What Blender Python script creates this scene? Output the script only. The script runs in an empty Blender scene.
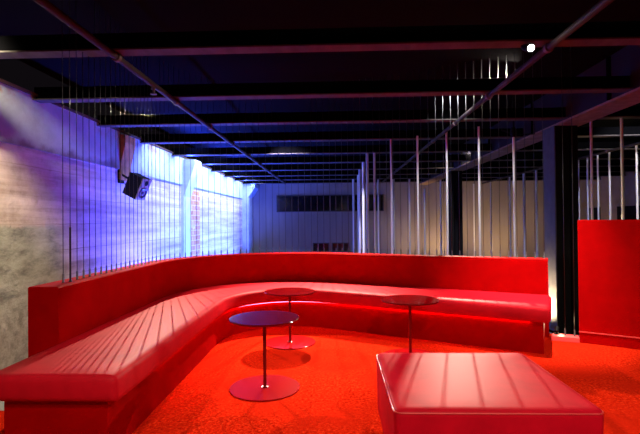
import bpy, bmesh, math, random
from mathutils import Vector, Matrix
random.seed(7)
S = bpy.context.scene
COL = S.collection
PI = math.pi

# ------------------------------------------------------------------ helpers
def link(name, me, mat=None, parent=None):
    o = bpy.data.objects.new(name, me)
    COL.objects.link(o)
    if mat and me is not None:
        me.materials.append(mat)
    if parent:
        o.parent = parent
    return o

def finish(name, bm, mat, parent=None, smooth=True, bevel=0, segs=2, angle=40):
    bmesh.ops.recalc_face_normals(bm, faces=bm.faces[:])
    me = bpy.data.meshes.new(name)
    bm.to_mesh(me)
    bm.free()
    o = link(name, me, mat, parent)
    if smooth:
        for p in me.polygons:
            p.use_smooth = True
        try:
            me.set_sharp_from_angle(angle=math.radians(angle))
        except Exception:
            pass
    if bevel:
        m = o.modifiers.new('Bevel', 'BEVEL')
        m.width = bevel
        m.segments = segs
        m.limit_method = 'ANGLE'
        m.angle_limit = math.radians(35)
    return o

def thing(name, label, cat, loc=(0, 0, 0), rot=(0, 0, 0), group=None):
    o = bpy.data.objects.new(name, None)
    COL.objects.link(o)
    o.empty_display_size = 0.1
    o.location = loc
    o.rotation_euler = rot
    return tag(o, label, cat, group)

def tag(o, label, cat, group=None):
    o['label'] = label
    o['category'] = cat
    if group:
        o['group'] = group
    return o

def struct(o, label, cat):
    o['kind'] = 'structure'
    o['label'] = label
    o['category'] = cat
    return o

def box(bm, x0, y0, z0, x1, y1, z1, M=None):
    vs = [bm.verts.new(v) for v in ((x0, y0, z0), (x1, y0, z0), (x1, y1, z0), (x0, y1, z0),
                                    (x0, y0, z1), (x1, y0, z1), (x1, y1, z1), (x0, y1, z1))]
    if M is not None:
        for v in vs:
            v.co = M @ v.co
    for f in ((0, 3, 2, 1), (4, 5, 6, 7), (0, 1, 5, 4), (1, 2, 6, 5), (2, 3, 7, 6), (3, 0, 4, 7)):
        bm.faces.new([vs[i] for i in f])
    return vs

def bx(*a):
    bm = bmesh.new()
    box(bm, *a)
    return bm

def tube(bm, p0, p1, r0, r1=None, n=10, cap=True):
    r1 = r0 if r1 is None else r1
    p0, p1 = Vector(p0), Vector(p1)
    d = (p1 - p0).normalized()
    a = d.orthogonal().normalized()
    b = d.cross(a)
    A, B = [], []
    for i in range(n):
        t = 2 * PI * i / n
        w = a * math.cos(t) + b * math.sin(t)
        A.append(bm.verts.new(p0 + w * r0))
        B.append(bm.verts.new(p1 + w * r1))
    for i in range(n):
        bm.faces.new((A[i], A[(i + 1) % n], B[(i + 1) % n], B[i]))
    if cap:
        bm.faces.new(A[::-1])
        bm.faces.new(B)

def lathe(bm, prof, n=48, c=(0, 0)):
    rings = []
    for r, z in prof:
        if r < 1e-6:
            rings.append([bm.verts.new((c[0], c[1], z))])
        else:
            rings.append([bm.verts.new((c[0] + r * math.cos(2 * PI * i / n), c[1] + r * math.sin(2 * PI * i / n), z)) for i in range(n)])
    for A, B in zip(rings, rings[1:]):
        for i in range(n):
            j = (i + 1) % n
            if len(A) == 1:
                bm.faces.new((A[0], B[j], B[i]))
            elif len(B) == 1:
                bm.faces.new((A[i], A[j], B[0]))
            else:
                bm.faces.new((A[i], A[j], B[j], B[i]))

def prism(bm, pts, z0, z1):
    A = [bm.verts.new((x, y, z0)) for x, y in pts]
    B = [bm.verts.new((x, y, z1)) for x, y in pts]
    n = len(pts)
    bm.faces.new(A[::-1])
    bm.faces.new(B)
    for i in range(n):
        bm.faces.new((A[i], A[(i + 1) % n], B[(i + 1) % n], B[i]))

def sweep(bm, stations):
    """stations: list of closed rings (lists of points); joined and capped."""
    R = [[bm.verts.new(p) for p in ring] for ring in stations]
    n = len(R[0])
    for A, B in zip(R, R[1:]):
        for i in range(n):
            bm.faces.new((A[i], A[(i + 1) % n], B[(i + 1) % n], B[i]))
    bm.faces.new(R[0][::-1])
    bm.faces.new(R[-1])

ONES = 'zeroth first second third fourth fifth sixth seventh eighth ninth tenth eleventh twelfth thirteenth fourteenth fifteenth sixteenth seventeenth eighteenth nineteenth'.split()
TENS = {2: 'twenty', 3: 'thirty', 4: 'forty', 5: 'fifty'}
TENTH = {2: 'twentieth', 3: 'thirtieth', 4: 'fortieth', 5: 'fiftieth'}
def ordinal(n):
    if n < 20:
        return ONES[n]
    return TENTH[n // 10] if n % 10 == 0 else TENS[n // 10] + '-' + ONES[n % 10]

# ------------------------------------------------------------------ materials
def mat(name, col=(0.5, 0.5, 0.5), rough=0.5, metal=0.0, spec=0.5, coat=0.0, emit=None, estr=0.0):
    m = bpy.data.materials.new(name)
    m.use_nodes = True
    b = m.node_tree.nodes['Principled BSDF']
    b.inputs['Base Color'].default_value = (*col, 1)
    b.inputs['Roughness'].default_value = rough
    b.inputs['Metallic'].default_value = metal
    b.inputs['Specular IOR Level'].default_value = spec
    b.inputs['Coat Weight'].default_value = coat
    if emit:
        b.inputs['Emission Color'].default_value = (*emit, 1)
        b.inputs['Emission Strength'].default_value = estr
    return m

class N:
    """small node-tree writer"""
    def __init__(s, m):
        s.t = m.node_tree
        s.b = s.t.nodes['Principled BSDF']
        tc = s.t.nodes.new('ShaderNodeTexCoord')
        s.co = tc.outputs['Object']
    def new(s, kind, **kw):
        n = s.t.nodes.new(kind)
        for k, v in kw.items():
            setattr(n, k, v)
        return n
    def put(s, sock, v):
        if hasattr(v, 'is_output'):
            s.t.links.new(v, sock)
        else:
            sock.default_value = v
    def noise(s, scale, detail=4, rough=0.6, vec=None, stretch=None):
        n = s.new('ShaderNodeTexNoise')
        n.inputs['Scale'].default_value = scale
        n.inputs['Detail'].default_value = detail
        n.inputs['Roughness'].default_value = rough
        v = vec or s.co
        if stretch:
            mp = s.new('ShaderNodeMapping')
            mp.inputs['Scale'].default_value = stretch
            s.t.links.new(v, mp.inputs['Vector'])
            v = mp.outputs[0]
        s.t.links.new(v, n.inputs['Vector'])
        return n.outputs['Fac']
    def math(s, op, a, b=0.0, clamp=False):
        n = s.new('ShaderNodeMath', operation=op, use_clamp=clamp)
        s.put(n.inputs[0], a)
        s.put(n.inputs[1], b)
        return n.outputs[0]
    def ramp(s, fac, stops):
        n = s.new('ShaderNodeValToRGB')
        cr = n.color_ramp
        while len(cr.elements) < len(stops):
            cr.elements.new(0.5)
        for e, (p, c) in zip(cr.elements, stops):
            e.position = p
            e.color = (*c, 1) if len(c) == 3 else c
        s.put(n.inputs[0], fac)
        return n.outputs[0]
    def step(s, v, lo, hi):
        n = s.new('ShaderNodeMapRange')
        n.interpolation_type = 'SMOOTHSTEP'
        s.put(n.inputs[0], v)
        n.inputs[1].default_value = lo
        n.inputs[2].default_value = hi
        return n.outputs[0]
    def mix(s, fac, a, b, mode='MIX'):
        n = s.new('ShaderNodeMix', data_type='RGBA', blend_type=mode)
        s.put(n.inputs[0], fac)
        s.put(n.inputs[6], a if hasattr(a, 'is_output') else (*a, 1))
        s.put(n.inputs[7], b if hasattr(b, 'is_output') else (*b, 1))
        return n.outputs[2]
    def xyz(s):
        n = s.new('ShaderNodeSeparateXYZ')
        s.t.links.new(s.co, n.inputs[0])
        return n.outputs
    def color(s, v):
        s.put(s.b.inputs['Base Color'], v)
    def bump(s, h, strength=0.3, dist=0.01):
        n = s.new('ShaderNodeBump')
        n.inputs['Strength'].default_value = strength
        n.inputs['Distance'].default_value = dist
        s.put(n.inputs['Height'], h)
        s.t.links.new(n.outputs[0], s.b.inputs['Normal'])

# red vinyl (bench seat, ottoman) and red painted panels (backrest, base, partition)
def vinyl(name, col, rough, spec=0.5, coat=0.0):
    m = mat(name, col, rough, 0, spec, coat)
    n = N(m)
    f = n.noise(6, 3)
    n.color(n.ramp(f, [(0.3, tuple(c * 0.88 for c in col)), (0.7, tuple(min(1, c * 1.1) for c in col))]))
    n.bump(n.noise(140, 2), 0.06, 0.002)
    return m
M_SEAT = vinyl('red_vinyl', (0.56, 0.006, 0.018), 0.55, 0.08)
M_OTTO = vinyl('red_ottoman_vinyl', (0.64, 0.005, 0.022), 0.50, 0.05)
M_PANEL = vinyl('red_panel', (0.37, 0.0005, 0.0012), 0.6, 0.02)
M_CURB = mat('pale_red_curb', (0.85, 0.10, 0.10), 0.45)
M_SEAM = mat('dark_red_seam', (0.22, 0.002, 0.004), 0.6)
M_PIPING = mat('red_piping', (0.80, 0.07, 0.07), 0.4)

M_CARPET = mat('red_carpet', (0.7, 0.05, 0.012), 1.0, 0, 0.0)
n = N(M_CARPET)
f1, f2 = n.noise(55, 5, 0.7), n.noise(1.7, 3)
c = n.ramp(f1, [(0.36, (0.34, 0.005, 0.001)), (0.52, (0.60, 0.018, 0.004)), (0.66, (0.86, 0.052, 0.012))])
n.color(n.mix(n.step(f2, 0.35, 0.7), c, (0.54, 0.015, 0.004), 'MIX'))
n.t.nodes[-1].inputs[0].default_value = 0.3
n.bump(n.noise(220, 3, 0.7), 0.6, 0.006)

M_HALL = mat('hall_concrete_floor', (0.16, 0.15, 0.14), 0.8)
n = N(M_HALL)
n.color(n.ramp(n.noise(2.2, 6), [(0.3, (0.10, 0.095, 0.09)), (0.7, (0.2, 0.19, 0.18))]))

M_DECK = mat('black_ceiling_deck', (0.007, 0.007, 0.0075), 0.9, 0, 0.0)
M_BEAMDARK = mat('black_steel_paint', (0.002, 0.002, 0.0025), 0.9, 0, 0.0)
M_FLANGE = mat('bare_flange', (0.30, 0.24, 0.21), 0.75, 0, 0.2)
n = N(M_FLANGE)
n.color(n.ramp(n.noise(9, 4, 0.6, stretch=(1, 0.3, 1)), [(0.3, (0.055, 0.042, 0.038)), (0.7, (0.10, 0.085, 0.08))]))
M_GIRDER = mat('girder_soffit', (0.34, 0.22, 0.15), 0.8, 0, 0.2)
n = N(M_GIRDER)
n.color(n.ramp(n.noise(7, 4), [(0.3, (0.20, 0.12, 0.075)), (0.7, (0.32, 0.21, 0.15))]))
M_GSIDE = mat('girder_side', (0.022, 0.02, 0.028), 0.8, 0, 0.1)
M_PIPE = mat('dull_pipe', (0.035, 0.025, 0.023), 0.6, 0.0, 0.15)
M_CLAMP = mat('pipe_clamp', (0.12, 0.07, 0.06), 0.6, 0.3)

# left wall: upper concrete beam, warm render below, grey-green painted dado near the camera
M_WALL = mat('patched_concrete', (0.5, 0.45, 0.4), 0.9, 0, 0.15)
n = N(M_WALL)
x, y, z = n.xyz()
big, mid, fine = n.noise(0.9, 5), n.noise(3.5, 6, 0.65), n.noise(22, 5, 0.7)
strk = n.noise(1.6, 5, 0.6, stretch=(1, 0.25, 4))
strk = n.math('ADD', n.math('MULTIPLY', strk, 0.7), n.math('MULTIPLY', n.noise(7, 8, 0.75), 0.3))
low = n.ramp(strk, [(0.36, (0.33, 0.24, 0.20)), (0.5, (0.58, 0.46, 0.42)), (0.62, (0.76, 0.64, 0.60))])
low = n.mix(n.step(mid, 0.52, 0.75), low, (0.42, 0.32, 0.27))
# board courses
zc = n.math('ADD', z, n.math('MULTIPLY', mid, 0.035))
fr = n.math('FRACT', n.math('MULTIPLY', zc, 1 / 0.305))
course = n.math('MULTIPLY', n.step(n.math('ABSOLUTE', n.math('SUBTRACT', fr, 0.5)), 0.47, 0.5), n.step(strk, 0.4, 0.62))
low = n.mix(course, low, (0.24, 0.16, 0.12))
# rough lower footing
foot = n.math('SUBTRACT', 1.0, n.step(n.math('ADD', z, n.math('MULTIPLY', fine, 0.05)), 0.31, 0.37))
footc = n.ramp(n.noise(11, 6, 0.75), [(0.3, (0.20, 0.19, 0.16)), (0.55, (0.42, 0.40, 0.35)), (0.75, (0.58, 0.56, 0.50))])
# grey-green painted dado, irregular edges
edge = n.math('ADD', z, n.math('MULTIPLY', n.math('SUBTRACT', mid, 0.5), 0.10))
dado = n.math('SUBTRACT', 1.0, n.step(edge, 1.15, 1.21))
ey = n.math('ADD', y, n.math('MULTIPLY', n.math('SUBTRACT', big, 0.5), 0.7))
dado = n.math('MULTIPLY', dado, n.math('SUBTRACT', 1.0, n.step(ey, 5.1, 5.45)))
dadoc = n.ramp(n.noise(3.2, 9, 0.72, stretch=(1, 0.7, 2.0)), [(0.34, (0.15, 0.15, 0.135)), (0.5, (0.36, 0.35, 0.30)), (0.68, (0.52, 0.50, 0.45))])
low = n.mix(dado, low, dadoc)
low = n.mix(n.math('MULTIPLY', foot, n.math('SUBTRACT', 1.0, n.step(y, 6.0, 7.0))), low, footc)
# brown exposed brick strip behind the middle pilaster
st = n.math('MULTIPLY', n.step(y, 9.85, 9.92), n.math('SUBTRACT', 1.0, n.step(y, 10.55, 10.65)))
st = n.math('MULTIPLY', st, n.math('SUBTRACT', 1.0, n.step(z, 1.9, 2.0)))
brk = n.new('ShaderNodeTexBrick')
brk.inputs['Scale'].default_value = 2.2
brk.inputs['Color1'].default_value = (0.42, 0.16, 0.03, 1)
brk.inputs['Color2'].default_value = (0.55, 0.27, 0.08, 1)
brk.inputs['Mortar'].default_value = (0.55, 0.42, 0.32, 1)
sw = n.new('ShaderNodeCombineXYZ')
n.t.links.new(y, sw.inputs[0]); n.t.links.new(z, sw.inputs[1])
n.t.links.new(sw.outputs[0], brk.inputs['Vector'])
low = n.mix(n.math('MULTIPLY', st, n.step(n.noise(4, 3), 0.30, 0.42)), low, brk.outputs['Color'])
n.color(low)
n.bump(n.math('ADD', n.math('MULTIPLY', mid, 0.7), n.math('MULTIPLY', fine, 0.4)), 0.7, 0.03)

M_BAND = mat('cast_concrete_band', (0.5, 0.55, 0.52), 0.9, 0, 0.15)
n = N(M_BAND)
x, y, z = n.xyz()
f, g = n.noise(2.5, 6, 0.65), n.noise(14, 5, 0.7)
c = n.ramp(f, [(0.3, (0.34, 0.37, 0.37)), (0.7, (0.50, 0.60, 0.58))])
rust = n.math('MULTIPLY', n.step(n.noise(1.7, 5, 0.7), 0.50, 0.66), n.step(z, 2.36, 2.50))
c = n.mix(rust, c, (0.36, 0.22, 0.12))
dark_edge = n.math('MULTIPLY', n.step(n.math('ADD', n.math('MULTIPLY', n.math('SUBTRACT', 2.14, z), 2.2), f), 0.55, 0.85), n.math('SUBTRACT', 1.0, n.step(y, 6.0, 9.5)))
c = n.mix(dark_edge, c, (0.20, 0.17, 0.17))  # patchy darker tone towards the band's lower edge, fading along the wall
n.color(c)
n.bump(g, 0.4, 0.02)

M_PIL = mat('pilaster_concrete', (0.5, 0.56, 0.56), 0.9, 0, 0.15)
n = N(M_PIL)
n.color(n.ramp(n.noise(3, 6, 0.65), [(0.3, (0.38, 0.42, 0.44)), (0.7, (0.58, 0.64, 0.64))]))
n.bump(n.noise(16, 5), 0.3, 0.02)
M_RUST = mat('rust_stained_concrete', (0.4, 0.2, 0.08), 0.9, 0, 0.1)
n = N(M_RUST)
n.color(n.ramp(n.noise(5, 5), [(0.3, (0.30, 0.12, 0.03)), (0.7, (0.52, 0.25, 0.08))]))

M_LEDGE = mat('dark_timber_ledge', (0.09, 0.05, 0.03), 0.9, 0, 0.1)
M_BACK = mat('grey_sheet_wall', (0.32, 0.29, 0.29), 0.8, 0, 0.2)
n = N(M_BACK)
x, y, z = n.xyz()
wv = n.math('SINE', n.math('MULTIPLY', x, 2 * PI / 0.19))
n.color(n.ramp(n.noise(1.5, 5, stretch=(2, 1, 0.3)), [(0.3, (0.20, 0.17, 0.165)), (0.7, (0.27, 0.235, 0.22))]))
n.bump(wv, 0.10, 0.006)
M_RIGHT = mat('brown_side_wall', (0.34, 0.26, 0.19), 0.85, 0, 0.2)
n = N(M_RIGHT)
n.color(n.ramp(n.noise(2, 5), [(0.3, (0.28, 0.21, 0.15)), (0.7, (0.40, 0.31, 0.23))]))
M_FRONTWALL = mat('dark_entrance_wall', (0.05, 0.045, 0.045), 0.9)
M_GLASS = mat('night_window_glass', (0.006, 0.006, 0.008), 0.12, 0, 0.4)
M_WFRAME = mat('dark_window_frame', (0.03, 0.028, 0.028), 0.6)
M_MULL = mat('grey_mullion', (0.16, 0.15, 0.15), 0.6)

M_COLSIDE = mat('painted_column', (0.42, 0.40, 0.40), 0.6, 0, 0.3)
n = N(M_COLSIDE)
n.color(n.ramp(n.noise(8, 5), [(0.3, (0.045, 0.04, 0.048)), (0.7, (0.075, 0.07, 0.076))]))
M_COLBLACK = mat('black_column_cladding', (0.006, 0.006, 0.007), 0.75, 0, 0.1)

M_WIRE = mat('steel_wire', (0.05, 0.048, 0.05), 0.42, 0.9)
M_PEG = mat('wire_sleeve', (0.10, 0.09, 0.095), 0.4, 0.5)
M_POLE = mat('white_pole_paint', (0.62, 0.62, 0.62), 0.4, 0, 0.4)
M_STICK = mat('black_rod', (0.02, 0.018, 0.02), 0.4)
M_TABLE = mat('red_lacquered_steel', (0.34, 0.002, 0.004), 0.16, 0, 0.42)
M_TTOP = mat('dark_red_gloss', (0.13, 0.001, 0.003), 0.10, 0, 0.6)
M_TPOLE = mat('dark_red_tube', (0.16, 0.006, 0.008), 0.25, 0.3)
M_BLACK = mat('black_plastic', (0.005, 0.005, 0.006), 0.6, 0, 0.1)
M_BAFFLE = mat('grey_baffle', (0.30, 0.23, 0.17), 0.45, 0.1)
M_CONE = mat('speaker_cone', (0.03, 0.03, 0.05), 0.35)
M_LENS = mat('lit_lens', (1, 1, 1), 0.3, emit=(1.0, 0.93, 0.80), estr=60)
M_LED = mat('pink_led', (1, 0.3, 0.4), 0.4, emit=(1.0, 0.06, 0.13), estr=26)

# ------------------------------------------------------------------ room shell
XL, YB, ZH = -3.2, 16.3, -0.35
HB = 2.51                                 # underside of the ceiling beams

struct(finish('floor_hall', bx(XL - .2, -5, ZH - .1, 9.2, YB + .2, ZH), M_HALL), 'bare concrete hall floor lying lower than the red carpet', 'floor')
struct(finish('ceiling', bx(XL - .2, -5, 2.98, 9.2, YB + .2, 3.1), M_DECK), 'black ceiling deck above the steel beams', 'ceiling')

# left wall with its upper concrete band and three corbelled pilasters
wl = struct(finish('wall_left', bx(XL - .2, -5, ZH, XL, YB, 2.0), M_WALL), 'patched concrete left wall washed in blue light', 'wall')
bd = finish('upper_band', bx(XL - .2, -5, 2.0, XL + .035, YB, 2.555), M_BAND, wl)
lg = finish('wall_ledge', bx(XL - .2, -5, 2.555, XL + .06, YB, 2.585), M_LEDGE, wl)

def pilaster(y0, y1, d0, d1, zc0, m, label, top=2.52, bottom=ZH):
    bm = bmesh.new()
    prof = [(XL - .1, bottom), (XL + d0, bottom), (XL + d0, zc0), (XL + d1, top - .12), (XL + d1, top), (XL - .1, top)]
    A = [bm.verts.new((px, y0, pz)) for px, pz in prof]
    B = [bm.verts.new((px, y1, pz)) for px, pz in prof]
    k = len(prof)
    bm.faces.new(A); bm.faces.new(B[::-1])
    for i in range(k):
        bm.faces.new((A[i], A[(i + 1) % k], B[(i + 1) % k], B[i]))
    o = finish('wall_pilaster', bm, m, None, False, bevel=.008)
    return struct(o, label, 'pilaster')
pilaster(6.55, 6.90, .045, .12, 2.06, M_RUST, 'rust-stained concrete corbel on the left wall above the speaker', bottom=1.85)
pilaster(9.30, 9.75, .06, .30, 1.75, M_PIL, 'pale concrete pilaster halfway along the blue left wall')
pilaster(15.5, YB, .22, .45, 2.05, M_PIL, 'bright concrete pilaster at the far end of the left wall')

# back wall with its windows, pierced as recessed frames on the sheeting
struct(finish('wall_back', bx(XL - .2, YB, ZH, 9.2, YB + .2, 2.98), M_BACK), 'grey ribbed sheet back wall fading to tan on the right', 'wall')
def window(i, x0, x1, z0, z1, mull, label):
    t = finish('window_%d' % i, frame_bm(x0, x1, z0, z1, .03), M_WFRAME, None, False)
    struct(t, label, 'window')
    edges = [x0 + .02] + mull + [x1 - .02]
    for a, b in zip(edges, edges[1:]):
        finish('pane', bx(a + .012, YB - .025, z0 + .02, b - .012, YB - .012, z1 - .02), M_GLASS, t, False)
    for mx in mull:
        finish('mullion', bx(mx - .012, YB - .05, z0 + .02, mx + .012, YB - .005, z1 - .02), M_MULL, t, False)
def frame_bm(x0, x1, z0, z1, w):
    bm = bmesh.new()
    y0, y1 = YB - .045, YB
    box(bm, x0, y0, z0, x1, y1, z0 + w)
    box(bm, x0, y0, z1 - w, x1, y1, z1)
    box(bm, x0, y0, z0 + w, x0 + w, y1, z1 - w)
    box(bm, x1 - w, y0, z0 + w, x1, y1, z1 - w)
    return bm
window(1, -2.10, 1.77, 1.54, 2.15, [-.16], 'long dark strip window high on the back wall')
window(2, -.80, -.20, .10, .42, [-.60, -.40], 'left of the two small dark low windows on the back wall')
window(3, -.11, .51, .10, .42, [.10, .31], 'right of the two small dark low windows on the back wall')

# right side wall of the hall, with dark openings and a pale cupboard face between
wr = struct(finish('wall_right', bx(9.0, -5, ZH, 9.2, YB, 2.98), M_RIGHT), 'brown side wall far right beyond the poles', 'wall')
for a, b in ((15.55, 16.2), (9.5, 14.6), (4.0, 9.0)):
    finish('dark_opening', bx(8.96, a, ZH, 9.0, b, 1.58), M_COLBLACK, wr, False)
struct(finish('wall_front', bx(XL - .2, -5.2, ZH, 9.2, -5, 2.98), M_FRONTWALL), 'dark end wall behind the viewer', 'wall')

# ceiling beams, each with a bare lower flange
BEAM_Y = [2.08, 3.39, 4.69, 5.97, 7.30, 8.72, 10.1, 11.5, 12.9, 14.2, 15.5]
for k, by in enumerate(BEAM_Y):
    fl = finish('ceiling_beam', bx(XL + .02, by - .065, HB, 8.98, by + .065, HB + .014), M_FLANGE, None, False)
    struct(fl, 'dark steel ceiling beam with a bare flange, %s from the back wall' % ordinal(len(BEAM_Y) - k), 'beam')
    finish('beam_web', bx(XL + .02, by - .012, HB + .014, 8.98, by + .012, HB + .15), M_BEAMDARK, fl, False)

# longitudinal girder on two columns
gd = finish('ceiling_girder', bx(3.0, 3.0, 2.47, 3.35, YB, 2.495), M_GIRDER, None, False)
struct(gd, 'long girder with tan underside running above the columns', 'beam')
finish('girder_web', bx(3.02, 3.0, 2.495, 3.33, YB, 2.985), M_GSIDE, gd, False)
for zz in (5.0, 6.9, 8.8, 10.7, 12.6):
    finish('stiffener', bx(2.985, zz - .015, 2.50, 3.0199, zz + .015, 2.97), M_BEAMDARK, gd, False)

def column(y0, y1, label, side):
    o = finish('steel_column', bx(3.0, y0, ZH, 3.30, y1, 2.47), M_COLBLACK, None, False)
    struct(o, label, 'column')
    # pale left-hand flange and two vertical ribs on the black front
    finish('side_flange', bx(2.985, y0 - .004, ZH, 3.0, y1, 2.47), side, o, False)
    for px in (3.09, 3.19):
        finish('front_rib', bx(px - .006, y0 - .012, ZH, px + .006, y0, 2.47), M_BEAMDARK, o, False)
    finish('base_plate', bx(2.95, y0 - .05, ZH, 3.35, y1 + .05, ZH + .02), M_BEAMDARK, o, False)
    return o
column(6.2, 6.52, 'tall black column beside the right end of the red bench', M_COLSIDE)
column(11.73, 12.05, 'far black column under the girder, behind the white poles', M_COLBLACK)

# ------------------------------------------------------------------ bench paths
def fillet_path(xl, ys, c, R, p_end, n1, n2, n3, ang_end):
    """straight along x=xl from ys to c.y, arc about c, straight to p_end."""
    pts = []
    for i in range(n1):
        pts.append((xl, ys + (c[1] - ys) * i / n1))
    for i in range(n2 + 1):
        a = PI - (PI - ang_end) * i / n2
        pts.append((c[0] + R * math.cos(a), c[1] + R * math.sin(a)))
    e = pts[-1]
    for i in range(1, n3 + 1):
        pts.append((e[0] + (p_end[0] - e[0]) * i / n3, e[1] + (p_end[1] - e[1]) * i / n3))
    return pts
N1, N2, N3 = 14, 26, 16
A_IN = PI / 2 - math.atan(.47)
FRONT = fillet_path(-1.106, 2.236, (-.456, 4.44), .65, (1.84, 3.98), N1, N2, N3, PI / 2 - math.atan(.5))
BACK = fillet_path(-1.80, 2.236, (-.55, 4.566), 1.25, (2.17, 4.67), N1, N2, N3, A_IN)

def lerp(a, b, t):
    return tuple(u + (v - u) * t for u, v in zip(a, b))

def band(f_in, f_out, profile, lo=0, hi=None):
    """rings across the bench: profile = [(fraction-or-offset from front, z)]"""
    out = []
    for F, K in zip(f_in, f_out):
        d = Vector((K[0] - F[0], K[1] - F[1]))
        L = d.length
        d.normalize()
        ring = []
        for s, zz in profile:
            q = s if s >= 0 and s <= .3 else (L + (s if s < 0 else s - L))
            ring.append((F[0] + d.x * q, F[1] + d.y * q, zz))
        out.append(ring)
    return out

FRONT[-1] = (1.862, 3.968)
BACK[-1] = (2.192, 4.660)
bench = thing('curved_bench', 'long red vinyl bench curving around the corner of the red carpet', 'bench', (0, 0, 0))

# seat cushion: rounded front, sinking slightly to the backrest, rounded ends
SP = [(.010, .300), (.002, .306), (0.0, .330), (.001, .405), (.007, .424), (.022, .436), (.06, .441), (.20, .443)]
def seat_rings():
    rings = []
    prof_back = [(-.16, .443), (-.05, .440), (-.012, .432), (0, .40), (0, .300)]
    M = len(FRONT)
    for F, K in zip(FRONT, BACK):
        d = Vector((K[0] - F[0], K[1] - F[1])); L = d.length; d.normalize()
        ring = [(F[0] + d.x * s, F[1] + d.y * s, zz) for s, zz in SP]
        ring += [(F[0] + d.x * (L + s), F[1] + d.y * (L + s), zz) for s, zz in prof_back]
        rings.append(ring)
    def cap(ring, direction, sgn):
        outs = []
        zc = .372
        for t in (.35, .72, .93, 1.0):
            off = .032 * (1 - math.sqrt(max(0, 1 - t * t)))
            outs.append((t, off))
        res = []
        cx = sum(p[0] for p in ring) / len(ring); cy = sum(p[1] for p in ring) / len(ring)
        for k in range(4):
            a = PI / 2 * k / 4
            sh = 1 - math.cos(a)           # 0 at the full section
            push = .030 * (1 - math.sin(a))
            shrink = .030 * sh
            res.append((push, shrink))
        return res
    # end stations: pull the first/last ring inwards and make shrunk outer rings
    def ends(ring, dirv):
        new = []
        zc = .37
        for a in (0, PI / 6, PI / 3, PI * .47):
            back = .035 * (1 - math.sin(a)) if False else .035 * (1 - math.sin(PI / 2 - a))
            s = .035 * (1 - math.cos(PI / 2 - a)) if False else .035 * (1 - math.cos(a))
            new.append((a, s))
        out = []
        cx = sum(p[0] for p in ring) / len(ring); cy = sum(p[1] for p in ring) / len(ring)
        for a in (PI * .5, PI / 3, PI / 6, 0):
            inset = .035 * (1 - math.sin(PI / 2 - a) ) if False else .035 * (1 - math.cos(a))
            along = .035 * (1 - math.sin(a))
            rr = []
            for p in ring:
                v = Vector((cx - p[0], cy - p[1])); l = v.length or 1
                k = min(1, inset / l)
                zz = p[2] + (zc - p[2]) * min(1, inset / .07)
                rr.append((p[0] + v.x * k + dirv[0] * along, p[1] + v.y * k + dirv[1] * along, zz))
            out.append(rr)
        return out
    e0 = ends(rings[0], (0, 1))
    dv = Vector((FRONT[-2][0] - FRONT[-1][0], FRONT[-2][1] - FRONT[-1][1])).normalized()
    e1 = ends(rings[-1], dv)
    return e0 + rings[1:-1] + e1[::-1]
bm = bmesh.new()
sweep(bm, seat_rings())
finish('seat', bm, M_SEAT, bench, angle=60)

# upright base under the seat
def inset_paths():
    f, b = [], []
    M = len(FRONT) - 1
    for i, (F, K) in enumerate(zip(FRONT, BACK)):
        d = Vector((K[0] - F[0], K[1] - F[1])); L = d.length; d.normalize()
        q = .07 + .04 * max(0, (i - N1) / (M - N1))
        f.append((F[0] + d.x * q, F[1] + d.y * q))
        b.append((K[0] - d.x * (.08 if i < 5 else .01), K[1] - d.y * (.08 if i < 5 else .01)))
    return f, b
BF, BB = inset_paths()
_rd = Vector((FRONT[-1][0] - FRONT[-2][0], FRONT[-1][1] - FRONT[-2][1])).normalized()
BF[-1] = (BF[-1][0] - _rd.x * .06, BF[-1][1] - _rd.y * .06)
BB[-1] = (BB[-1][0] - _rd.x * .06, BB[-1][1] - _rd.y * .06)
BF[0] = (BF[0][0], BF[0][1] + .05); BB[0] = (BB[0][0], BB[0][1] + .05)
bm = bmesh.new()
rings = []
for F, K in zip(BF, BB):
    rings.append([(F[0], F[1], 0.0), (F[0], F[1], .298), (K[0], K[1], .298), (K[0], K[1], 0.0)])
sweep(bm, rings)
finish('bench_base', bm, M_PANEL, bench, angle=30)

# light strip tucked under the seat lip, along the base top
bm = bmesh.new()
rings = []
for F, K in list(zip(BF, BB))[4:-1]:
    d = Vector((F[0] - K[0], F[1] - K[1])).normalized()
    a = (F[0] + d.x * .002, F[1] + d.y * .002)
    b = (F[0] + d.x * .012, F[1] + d.y * .012)
    rings.append([(a[0], a[1], .285), (b[0], b[1], .285), (b[0], b[1], .294), (a[0], a[1], .294)])
sweep(bm, rings)
o = finish('light_strip', bm, M_LED, bench)
o['label'] = 'glowing pink light strip under the seat lip'

# backrest
def offset(path, d):
    out = []
    for i, p in enumerate(path):
        a = path[max(0, i - 1)]; b = path[min(len(path) - 1, i + 1)]
        t = Vector((b[0] - a[0], b[1] - a[1])).normalized()
        out.append((p[0] - t.y * d, p[1] + t.x * d))   # to the left of travel = outwards
    return out
BI = fillet_path(-1.80, 2.885, (-.55, 4.566), 1.25, (2.17, 4.67), N1, N2, N3, A_IN)
BI = offset(BI, .004)
BO = offset(BI, .205)
BC = offset(BI, .095)
bm = bmesh.new()
rings = []
for I, O in zip(BI, BO):
    d = Vector((O[0] - I[0], O[1] - I[1])).normalized()
    rings.append([(I[0], I[1], 0.0), (I[0], I[1], .788), (I[0] + d.x * .008, I[1] + d.y * .008, .796),
                  (O[0] - d.x * .008, O[1] - d.y * .008, .796), (O[0], O[1], .788), (O[0], O[1], 0.0)])
sweep(bm, rings)
finish('backrest', bm, M_PANEL, bench, angle=30)

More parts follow.
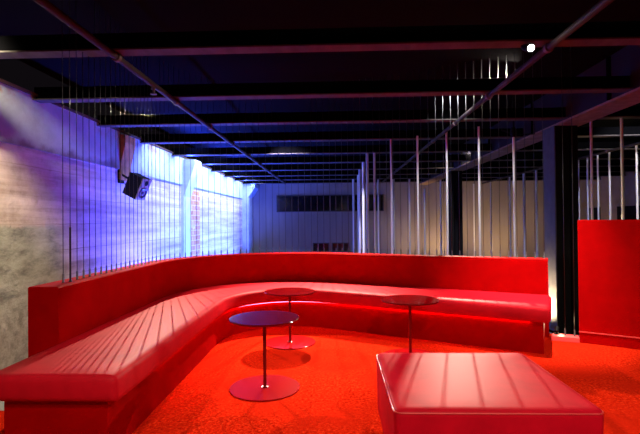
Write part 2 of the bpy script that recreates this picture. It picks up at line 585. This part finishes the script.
# carpeted platform bounded by the bench back, the curb and the partition
plat = [(-2.3, -4.6), (-2.3, 2.86), (-2.0, 2.86)] + [(p[0], p[1]) for p in BO] + [(2.30, 4.62), (2.42, 4.60), (2.50, 4.52), (4.6, 3.26), (4.6, -4.6)]
bm = bmesh.new()
prism(bm, plat, -.34, 0.0)
struct(finish('floor', bm, M_CARPET, None, False), 'orange-red carpet covering the raised lounge floor', 'floor')

# curb joining the bench and the partition
bm = bmesh.new()
prism(bm, [(2.13, 4.55), (2.365, 4.46), (2.41, 4.575), (2.205, 4.66)], 0.0, .05)
struct(finish('trim_1', bm, M_CURB, None, False, bevel=.005), 'low red curb between the bench end and the red partition', 'curb')

# ------------------------------------------------------------------ taut wires
cum = [0]
for a, b in zip(BC, BC[1:]):
    cum.append(cum[-1] + math.dist(a, b))
def along(s):
    for i in range(len(cum) - 1):
        if s <= cum[i + 1] + 1e-9:
            t = (s - cum[i]) / (cum[i + 1] - cum[i])
            return lerp(BC[i], BC[i + 1], t)
    return BC[-1]
bm = bmesh.new(); tube(bm, (0, 0, .02), (0, 0, 1), .0027, n=6); bm_to = bpy.data.meshes.new('wire_mesh')
bm.to_mesh(bm_to); bm.free(); bm_to.materials.append(M_WIRE)
bm = bmesh.new(); lathe(bm, [(0, 0), (.0095, 0), (.0095, .004), (.0075, .006), (.0070, .056), (.0035, .066), (0, .066)], 8)
peg_me = bpy.data.meshes.new('peg_mesh'); bm.to_mesh(peg_me); bm.free(); peg_me.materials.append(M_PEG)
for me in (bm_to, peg_me):
    for p in me.polygons:
        p.use_smooth = True
NW = 78
s0, s1 = .205, cum[-1] - .035
def make_wire(x, y, z, label, group):
    top = 2.98
    for by in BEAM_Y:
        if abs(y - by) < .075:
            top = HB - .001
    t = thing('steel_wire', label, 'wire', (x, y, z), group=group)
    w = link('cable', bm_to, None, t)
    w.scale = (1, 1, top - z)
    link('sleeve', peg_me, None, t)
    return t
for k in range(NW):
    x, y = along(s0 + (s1 - s0) * k / (NW - 1))
    if k < NW // 2:
        lab = 'thin vertical wire standing on the bench back, %s from its left end' % ordinal(k + 1)
    else:
        lab = 'thin vertical wire standing on the bench back, %s from its right end' % ordinal(NW - k)
    make_wire(x, y, .796, lab, 'vertical wires along the bench back')
make_wire(2.285, 4.575, .05, 'thin vertical wire on the low red curb, nearer the bench end', 'wires on the red curb')
make_wire(2.352, 4.525, .05, 'thin vertical wire on the low red curb, nearer the red partition', 'wires on the red curb')

t = thing('short_rod', 'short thick black rod standing beside the leftmost wire on the bench back', 'rod', (-1.872, 3.13, .796))
bm = bmesh.new(); tube(bm, (0, 0, 0), (0, 0, .385), .0065, n=10); finish('shaft', bm, M_STICK, t)
bm = bmesh.new(); lathe(bm, [(0, 0), (.012, 0), (.012, .006), (0, .006)], 12); finish('foot', bm, M_STICK, t)

# ------------------------------------------------------------------ red partition at the right
ang = math.atan2(3.22 - 4.48, 4.5 - 2.375)
PX, PY = 2.372, 4.482
L = 2.5
t = thing('low_partition', 'tall plain red panel right of the black column, thin seam along its foot', 'partition', (PX, PY, 0), (0, 0, ang))
finish('panel', bx(0, 0, .112, L, .11, 1.195), M_PANEL, t, False, bevel=.004)
finish('plinth', bx(0, .001, 0, L, .11, .104), M_PANEL, t, False, bevel=.003)
finish('seam', bx(0, -.006, .103, L, .10, .113), M_PIPING, t, False)

# ------------------------------------------------------------------ pipes under the beams
def pipe(x, y0, y1, clampy, label, z=HB - .03, r=.026):
    t = thing('ceiling_pipe', label, 'pipe', (x, y0, z), group='pipes under the ceiling beams')
    bm = bmesh.new(); tube(bm, (0, 0, 0), (0, y1 - y0, 0), r, n=14)
    tb = finish('tube', bm, M_PIPE, t)
    for c in clampy:
        bm = bmesh.new(); tube(bm, (0, c - .02 - y0, 0), (0, c + .02 - y0, 0), r * 1.35, n=14)
        box(bm, -.012, c - .012 - y0, r, .012, c + .012 - y0, .0299)
        finish('clamp', bm, M_CLAMP, tb)
    return t
pipe(-1.66, 2.3, 15.2, BEAM_Y[1:-1], 'long pipe slanting across the ceiling on the blue left side')
t = pipe(1.60, 1.2, 15.0, BEAM_Y[1:-1], 'long pipe across the ceiling passing the lit spotlight')
pipe(5.2, 5.0, 16.0, BEAM_Y[3:], 'far right ceiling pipe from which white poles hang')
t = thing('ceiling_sprinkler', 'small dark sprinkler head under the left ceiling pipe', 'sprinkler', (-1.66, 4.10, HB - .056))
bm = bmesh.new(); lathe(bm, [(0, 0), (.012, 0), (.012, -.05), (.030, -.055), (.030, -.062), (0, -.062)], 14); finish('nozzle', bm, M_CLAMP, t)
bm = bmesh.new(); lathe(bm, [(0, 0), (.022, 0), (.022, -.016), (0, -.016)], 12); finish('collar', bm, M_CLAMP, t)

# ------------------------------------------------------------------ white poles in the hall
def pole(x, y, top, r, label, group):
    t = thing('white_pole', label, 'pole', (x, y, ZH), group=group)
    bm = bmesh.new(); tube(bm, (0, 0, .012), (0, 0, top - ZH), r, n=12); finish('shaft', bm, M_POLE, t)
    bm = bmesh.new(); lathe(bm, [(0, 0), (r * 2.2, 0), (r * 2.2, .012), (0, .012)], 16); finish('foot_plate', bm, M_POLE, t)
    return t
bunch = [(.60, 14.2), (.69, 12.9), (.655, 11.5), (.655, 10.1), (.64, 8.72), (.775, 8.72)]
for k, (x, y) in enumerate(bunch):
    pole(x, y, HB, .036 if k < 4 else .026, 'lavender-lit white pole in the tight bunch, %s from the left' % ordinal(k + 1), 'bunch of lavender-lit poles')
diag = [(.917, 7.27), (1.29, 7.0), (1.659, 6.68), (2.03, 6.37), (2.392, 6.07)]
for k, (x, y) in enumerate(diag):
    pole(x, y, 2.30 if k == 4 else HB, .015,
         'tall thin white pole reaching the ceiling behind the bench, %s right of the bunch' % ordinal(k + 1), 'tall poles behind the bench')
pole(3.349, 5.97, HB, .016, 'tall thin pole seen above the red partition, left of two tall ones', 'tall poles behind the partition')
pole(3.741, 5.97, HB, .019, 'tall thin pole seen above the red partition, right of two tall ones', 'tall poles behind the partition')
for k, x in enumerate((1.396, 1.881, 2.387, 2.86, 3.37)):
    pole(x, 14.4, HB if k != 3 else 2.2, .034 if k == 1 else .026,
         'distant white pole against the tan back wall, %s from the dark strip window' % ordinal(k + 1), 'distant poles before the back wall')
near = [(4.87, 15.9), (5.2, 15.15), (5.2, 13.52), (5.2, 12.53), (5.2, 11.77)]
for k, (x, y) in enumerate(near):
    pole(x, y, 2.455, .026, 'white pole under the far right pipe, %s to the right of the far column' % ordinal(k + 1), 'poles under the far right pipe')
for k, y in enumerate((9.754, 9.414, 9.053, 8.676, 7.909)):
    pole(5.2, y, 2.455, .017, 'thin pole hanging from the pipe above the red partition, %s from the black column' % ordinal(k + 1), 'poles above the red partition')

# clamp lamp at the top of the last tall pole
t = thing('clamp_bracket', 'black clamp bracket on top of the tall pole beside the girder', 'bracket', (2.392, 6.07, 2.30))
bm = bmesh.new(); lathe(bm, [(0, 0), (.03, 0), (.045, .06), (.03, .13), (0, .13)], 16); finish('clamp_body', bm, M_BLACK, t)
bm = bmesh.new(); tube(bm, (-.16, 0, .10), (.02, 0, .03), .008); tube(bm, (.02, 0, .03), (.30, .05, .05), .008); finish('arm', bm, M_BLACK, t)
bm = bmesh.new(); tube(bm, (0, 0, .13), (0, 0, .68), .01); finish('hanger', bm, M_BLACK, t)

# ------------------------------------------------------------------ pedestal tables
def table(x, y, label, h=.512):
    t = thing('pedestal_table', label, 'table', (x, y, 0), group='round pedestal tables')
    r = .254
    bm = bmesh.new(); lathe(bm, [(0, 0), (r - .002, 0), (r, .002), (r, .006), (r - .003, .009), (0, .010)], 64); finish('table_base', bm, M_TABLE, t)
    bm = bmesh.new(); lathe(bm, [(.013, .010), (.013, h - .012)], 20); pl = finish('pole', bm, M_TPOLE, t)
    bm = bmesh.new(); lathe(bm, [(0, .010), (.03, .010), (.03, .014), (.013, .020)], 20); finish('collar', bm, M_TPOLE, pl)
    bm = bmesh.new(); lathe(bm, [(0, h - .012), (r - .003, h - .012), (r, h - .009), (r, h - .003), (r - .003, h), (0, h)], 64); finish('tabletop', bm, M_TTOP, t)
    return t
table(-.518, 3.27, 'nearest round red table, its top gleaming blue')
table(-.455, 4.49, 'round red table set in the curve of the bench')
table(.655, 4.00, 'round red table whose foot hides behind the square ottoman')

# ------------------------------------------------------------------ ottoman
OX0, OX1, OY0, OY1 = .236, 1.095, 1.865, 2.690
t = thing('square_ottoman', 'large square red vinyl ottoman on the carpet in front', 'ottoman', ((OX0 + OX1) / 2, (OY0 + OY1) / 2, 0))
hx, hy = (OX1 - OX0) / 2, (OY1 - OY0) / 2
bm = bmesh.new()
def rrect(sx, sy, r, z, n=6):
    pts = []
    for cx, cy, a0 in ((sx - r, sy - r, 0), (-sx + r, sy - r, PI / 2), (-sx + r, -sy + r, PI), (sx - r, -sy + r, 1.5 * PI)):
        for i in range(n + 1):
            a = a0 + PI / 2 * i / n
            pts.append((cx + r * math.cos(a), cy + r * math.sin(a), z))
    return pts
rings = [rrect(hx - .012, hy - .012, .03, .10), rrect(hx - .006, hy - .006, .032, .108), rrect(hx - .004, hy - .004, .034, .20), rrect(hx, hy, .034, .397),
         rrect(hx - .001, hy - .001, .034, .410), rrect(hx - .005, hy - .005, .034, .421), rrect(hx - .014, hy - .014, .034, .428), rrect(hx - .04, hy - .04, .034, .431),
         rrect(hx - .12, hy - .12, .03, .433), rrect(hx - .3, hy - .3, .02, .434)]
sweep(bm, rings)
cush = finish('cushion', bm, M_OTTO, t, angle=60)
bm = bmesh.new()
pts = rrect(hx - .002, hy - .002, .034, .416)
for a, b in zip(pts, pts[1:] + pts[:1]):
    tube(bm, a, b, .0034, n=6, cap=False)
finish('piping', bm, M_PIPING, cush)
for sx in (-1, 1):
    for sy in (-1, 1):
        bm = bmesh.new()
        cx, cy = sx * (hx - .05), sy * (hy - .09)
        box(bm, cx - .012, cy - .012, .008, cx + .012, cy + .012, .105)
        lathe(bm, [(0, 0), (.02, 0), (.02, .008), (0, .008)], 12, (cx, cy))
        o = finish('foot', bm, M_BLACK, t)
        o['label'] = 'short black metal foot'

# ------------------------------------------------------------------ wall speaker
t = thing('wall_speaker', 'black loudspeaker tilted down on the blue left wall', 'speaker', (-2.885, 6.5, 1.742), (0, 0, 0))
t.rotation_euler = (Matrix.Rotation(math.radians(-14), 3, 'Z') @ Matrix.Rotation(math.radians(25), 3, 'Y')).to_euler()
finish('cabinet', bx(-.125, -.10, -.165, .11, .10, .165), M_BLACK, t, False, bevel=.006)
baf = finish('baffle', bx(.11, -.10, -.165, .128, .10, .165), M_BAFFLE, t, False, bevel=.006)
def facing(bm, prof, cz, x0):
    """lathe about the local x axis"""
    b2 = bmesh.new(); lathe(b2, prof, 28)
    for v in b2.verts:
        v.co = Vector((x0 + v.co.z, v.co.x, cz + v.co.y))
    me = bpy.data.meshes.new('tmp'); b2.to_mesh(me); b2.free(); bm.from_mesh(me); bpy.data.meshes.remove(me)
bm = bmesh.new(); facing(bm, [(.082, 0), (.082, .006), (.072, .008), (.066, .003), (.025, -.004), (.022, .004), (0, .008)], -.055, .128)
finish('woofer', bm, M_CONE, baf)
bm = bmesh.new(); facing(bm, [(.036, 0), (.036, .006), (.02, .004), (0, .010)], .095, .128)
finish('tweeter', bm, M_BLACK, baf)
bm = bmesh.new()
Mi = Matrix.Translation(t.location) @ t.rotation_euler.to_matrix().to_4x4()
inv = Mi.inverted()
tube(bm, inv @ Vector((-3.17, 6.62, 1.93)), (-.10, 0, .04), .016)
vs = box(bm, -3.20, 6.55, 1.80, -3.17, 6.70, 2.05)
for v in vs:
    v.co = inv @ v.co
finish('bracket', bm, M_BLACK, t)

# ------------------------------------------------------------------ visible spotlight under the first beam
SPX = Vector((1.425, 3.28, 2.44))
aim = Vector((1.75, 4.6, .45))
d = (aim - SPX).normalized()
t = thing('spotlight', 'small lit spotlight glowing under the ceiling beam beside the pipe', 'spotlight', SPX)
back = Vector((.12, -.75, -.35)).normalized()          # lens turned towards the room front
bm = bmesh.new(); tube(bm, -back * .09, -back * .002, .024, .034, 20); hs = finish('housing', bm, M_BLACK, t)
bm = bmesh.new(); tube(bm, -back * .002, back * .004, .023, .022, 20); o = finish('lens', bm, M_LENS, hs); o['label'] = 'glowing warm white lens'
bm = bmesh.new(); tube(bm, -back * .07, (-.03, .09, .05), .008); finish('yoke', bm, M_BLACK, t)

# small black uplight on the curb
t = thing('floor_uplight', 'tiny black uplight on the red curb against the bench end', 'uplight', (2.222, 4.618, .05))
bm = bmesh.new(); lathe(bm, [(0, 0), (.024, 0), (.024, .008), (0, .008)], 18); finish('base', bm, M_BLACK, t)
bm = bmesh.new(); tube(bm, (0, 0, .008), (0, 0, .03), .007); tube(bm, (-.008, -.012, .028), (.014, .018, .062), .019, .022, 16); finish('housing', bm, M_BLACK, t)

# ------------------------------------------------------------------ lamps
def spot(name, loc, target, power, col, size=70, blend=.6, r=.03):
    l = bpy.data.lights.new(name, 'SPOT')
    l.energy = power; l.color = col
    l.spot_size = math.radians(size); l.spot_blend = blend; l.shadow_soft_size = r
    o = bpy.data.objects.new(name, l); COL.objects.link(o)
    o.location = loc
    o.rotation_euler = (Vector(target) - Vector(loc)).to_track_quat('-Z', 'Y').to_euler()
    return o
WARM = (1.0, .80, .62)
spot('lamp_rear_middle', (-.12, 6.92, 2.88), (-.15, 5.0, .1), 2300, WARM, 52, .9, .02)
spot('lamp_rear_left', (-2.60, 6.95, 2.88), (-.9, 3.5, .2), 1000, WARM, 58, .6, .008)
spot('lamp_rear_right', (2.30, 8.75, 2.88), (.8, 2.5, .4), 1600, WARM, 36, .6, .015)
spot('lamp_bench_end', (1.85, 4.05, 2.88), (1.95, 4.62, .5), 850, (1, .86, .72), 50, 1.0, .02)
spot('lamp_above_wires', (2.15, 5.18, 2.94), (1.6, 4.7, 2.6), 350, (1, .86, .72), 86, 1.0, .02)
spot('lamp_beam', SPX + Vector((.02, .12, -.02)), (1.2, 2.4, .45), 60, WARM, 70, 1.0)
spot('fill_front', (.7, -.3, 2.7), (.9, 2.4, .1), 260, WARM, 110, 1.0, .1)  # unseen fill added to brighten the ottoman front and carpet
spot('fill_front', (-.9, .3, 2.85), (-1.5, 2.5, .3), 150, WARM, 60, 1.0, .1)  # second added fill, for the near end faces of the bench
spot('fill_front_left', (-2.75, 2.8, 2.88), (-3.2, 4.9, .7), 900, (1, .88, .60), 74, 1.0, .1)  # unseen source added to warm the near part of the left wall
spot('fill_right_side', (3.4, 2.6, 2.85), (3.0, 3.9, .5), 190, WARM, 90, .9, .08)  # unseen fill that gives the red partition more light
def area(name, loc, target, sx, sy, power, col, spread=180):
    l = bpy.data.lights.new(name, 'AREA')
    l.spread = math.radians(spread)
    l.shape = 'RECTANGLE'; l.size = sx; l.size_y = sy; l.energy = power; l.color = col
    o = bpy.data.objects.new(name, l); COL.objects.link(o)
    z = (Vector(loc) - Vector(target)).normalized()
    y = Vector((0, 1, 0)); y = (y - z * y.dot(z)).normalized(); x = y.cross(z)
    m = Matrix((x, y, z)).transposed().to_4x4(); m.translation = loc
    o.matrix_world = m
    return o
# long blue wall washer standing on the hall floor behind the bench, and pale ones between the beams
area('blue_wash', (-2.25, 11.2, ZH + .12), (-2.95, 11.2, 2.0), .08, 6.6, 1150, (.04, .09, 1.0), 140)
area('blue_wash', (-2.45, 7.2, ZH + .12), (-3.2, 7.0, 2.1), .08, 1.4, 190, (.06, .07, 1.0), 105)
area('blue_wash', (-2.85, 11.5, 2.42), (-2.55, 11.5, 2.98), .05, 8.0, 900, (.02, .05, 1.0), 100)  # unseen strip by the ledge, added to tint the ceiling deck blue
for yy, e in ((8.0, 34), (9.4, 42), (10.8, 46), (12.2, 44), (13.55, 42), (14.85, 32)):
    area('pale_wash', (-2.45, yy, 2.80), (-3.2, yy, 1.75), .10, 1.0, e, (.46, .60, 1.0), 130)
spot('column_uplight', (2.60, 6.30, -.2), (3.0, 6.36, .1), 420, (1, .76, .40), 80, 1.0, .03)
spot('curb_uplight', (2.30, 4.70, .13), (2.10, 4.45, .25), 5, (1, .76, .42), 150, 1.0, .02)
for p, e in (((2.6, 15.5, ZH + .1), 50), ((3.8, 15.3, ZH + .1), 160), ((5.6, 15.0, ZH + .1), 160), ((7.6, 14.0, ZH + .1), 90)):
    spot('hall_uplight', p, (p[0], YB, 1.2), e, (1, .64, .32), 130, 1.0, .15)
spot('blue_fill', (-2.5, 14.9, ZH + .1), (-3.2, YB, 1.2), 80, (.02, .05, 1.0), 50, 1.0, .1)  # unseen spot added to turn the back wall's left end blue
spot('hall_fill', (-1.6, 7.9, 2.86), (.75, 10.4, 1.1), 1200, (.74, .68, 1.0), 40, .8, .05)  # added hall fill, brightens the bunched poles
spot('hall_fill', (1.3, 4.95, 2.86), (1.8, 6.7, 1.1), 260, (.92, .95, 1.0), 64, .8, .05)  # added fill for the tall poles behind the bench
spot('hall_fill', (3.0, 10.0, 2.86), (3.6, 13.6, .2), 420, (1, .86, .70), 80, .8, .05)  # added fill for the distant poles
spot('hall_fill', (4.6, 6.0, 2.86), (5.2, 9.4, 1.2), 260, (.9, .88, 1.0), 70, .8, .05)  # added fill for the poles above the partition

w = bpy.data.worlds.new('dark_hall')
S.world = w
w.use_nodes = True
w.node_tree.nodes['Background'].inputs[0].default_value = (.02, .015, .02, 1)
w.node_tree.nodes['Background'].inputs[1].default_value = .2

# ------------------------------------------------------------------ camera
f, yaw, pitch, roll = 450.4, .03247, .008668, -.009444
cy, sy = math.cos(yaw), math.sin(yaw)
right = Vector((cy, sy, 0)); fw = Vector((-sy, cy, 0)); up = Vector((0, 0, 1))
f2 = fw * math.cos(pitch) + up * math.sin(pitch)
u2 = up * math.cos(pitch) - fw * math.sin(pitch)
r3 = right * math.cos(roll) + u2 * math.sin(roll)
u3 = u2 * math.cos(roll) - right * math.sin(roll)
cam = bpy.data.cameras.new('camera')
cam.sensor_width = 36
cam.lens = f * 36 / 640
cam.clip_start = .05
co = bpy.data.objects.new('camera', cam)
COL.objects.link(co)
M = Matrix((r3, u3, -f2)).transposed().to_4x4()
M.translation = (0, 0, 1.21)
co.matrix_world = M
S.camera = co

S.view_settings.view_transform = 'Standard'
S.view_settings.look = 'None'
S.view_settings.gamma = 1
S.view_settings.use_curve_mapping = False
S.view_settings.exposure = 0
S.cycles.use_denoising = True
S.cycles.max_bounces = 6
S.cycles.sample_clamp_indirect = 5
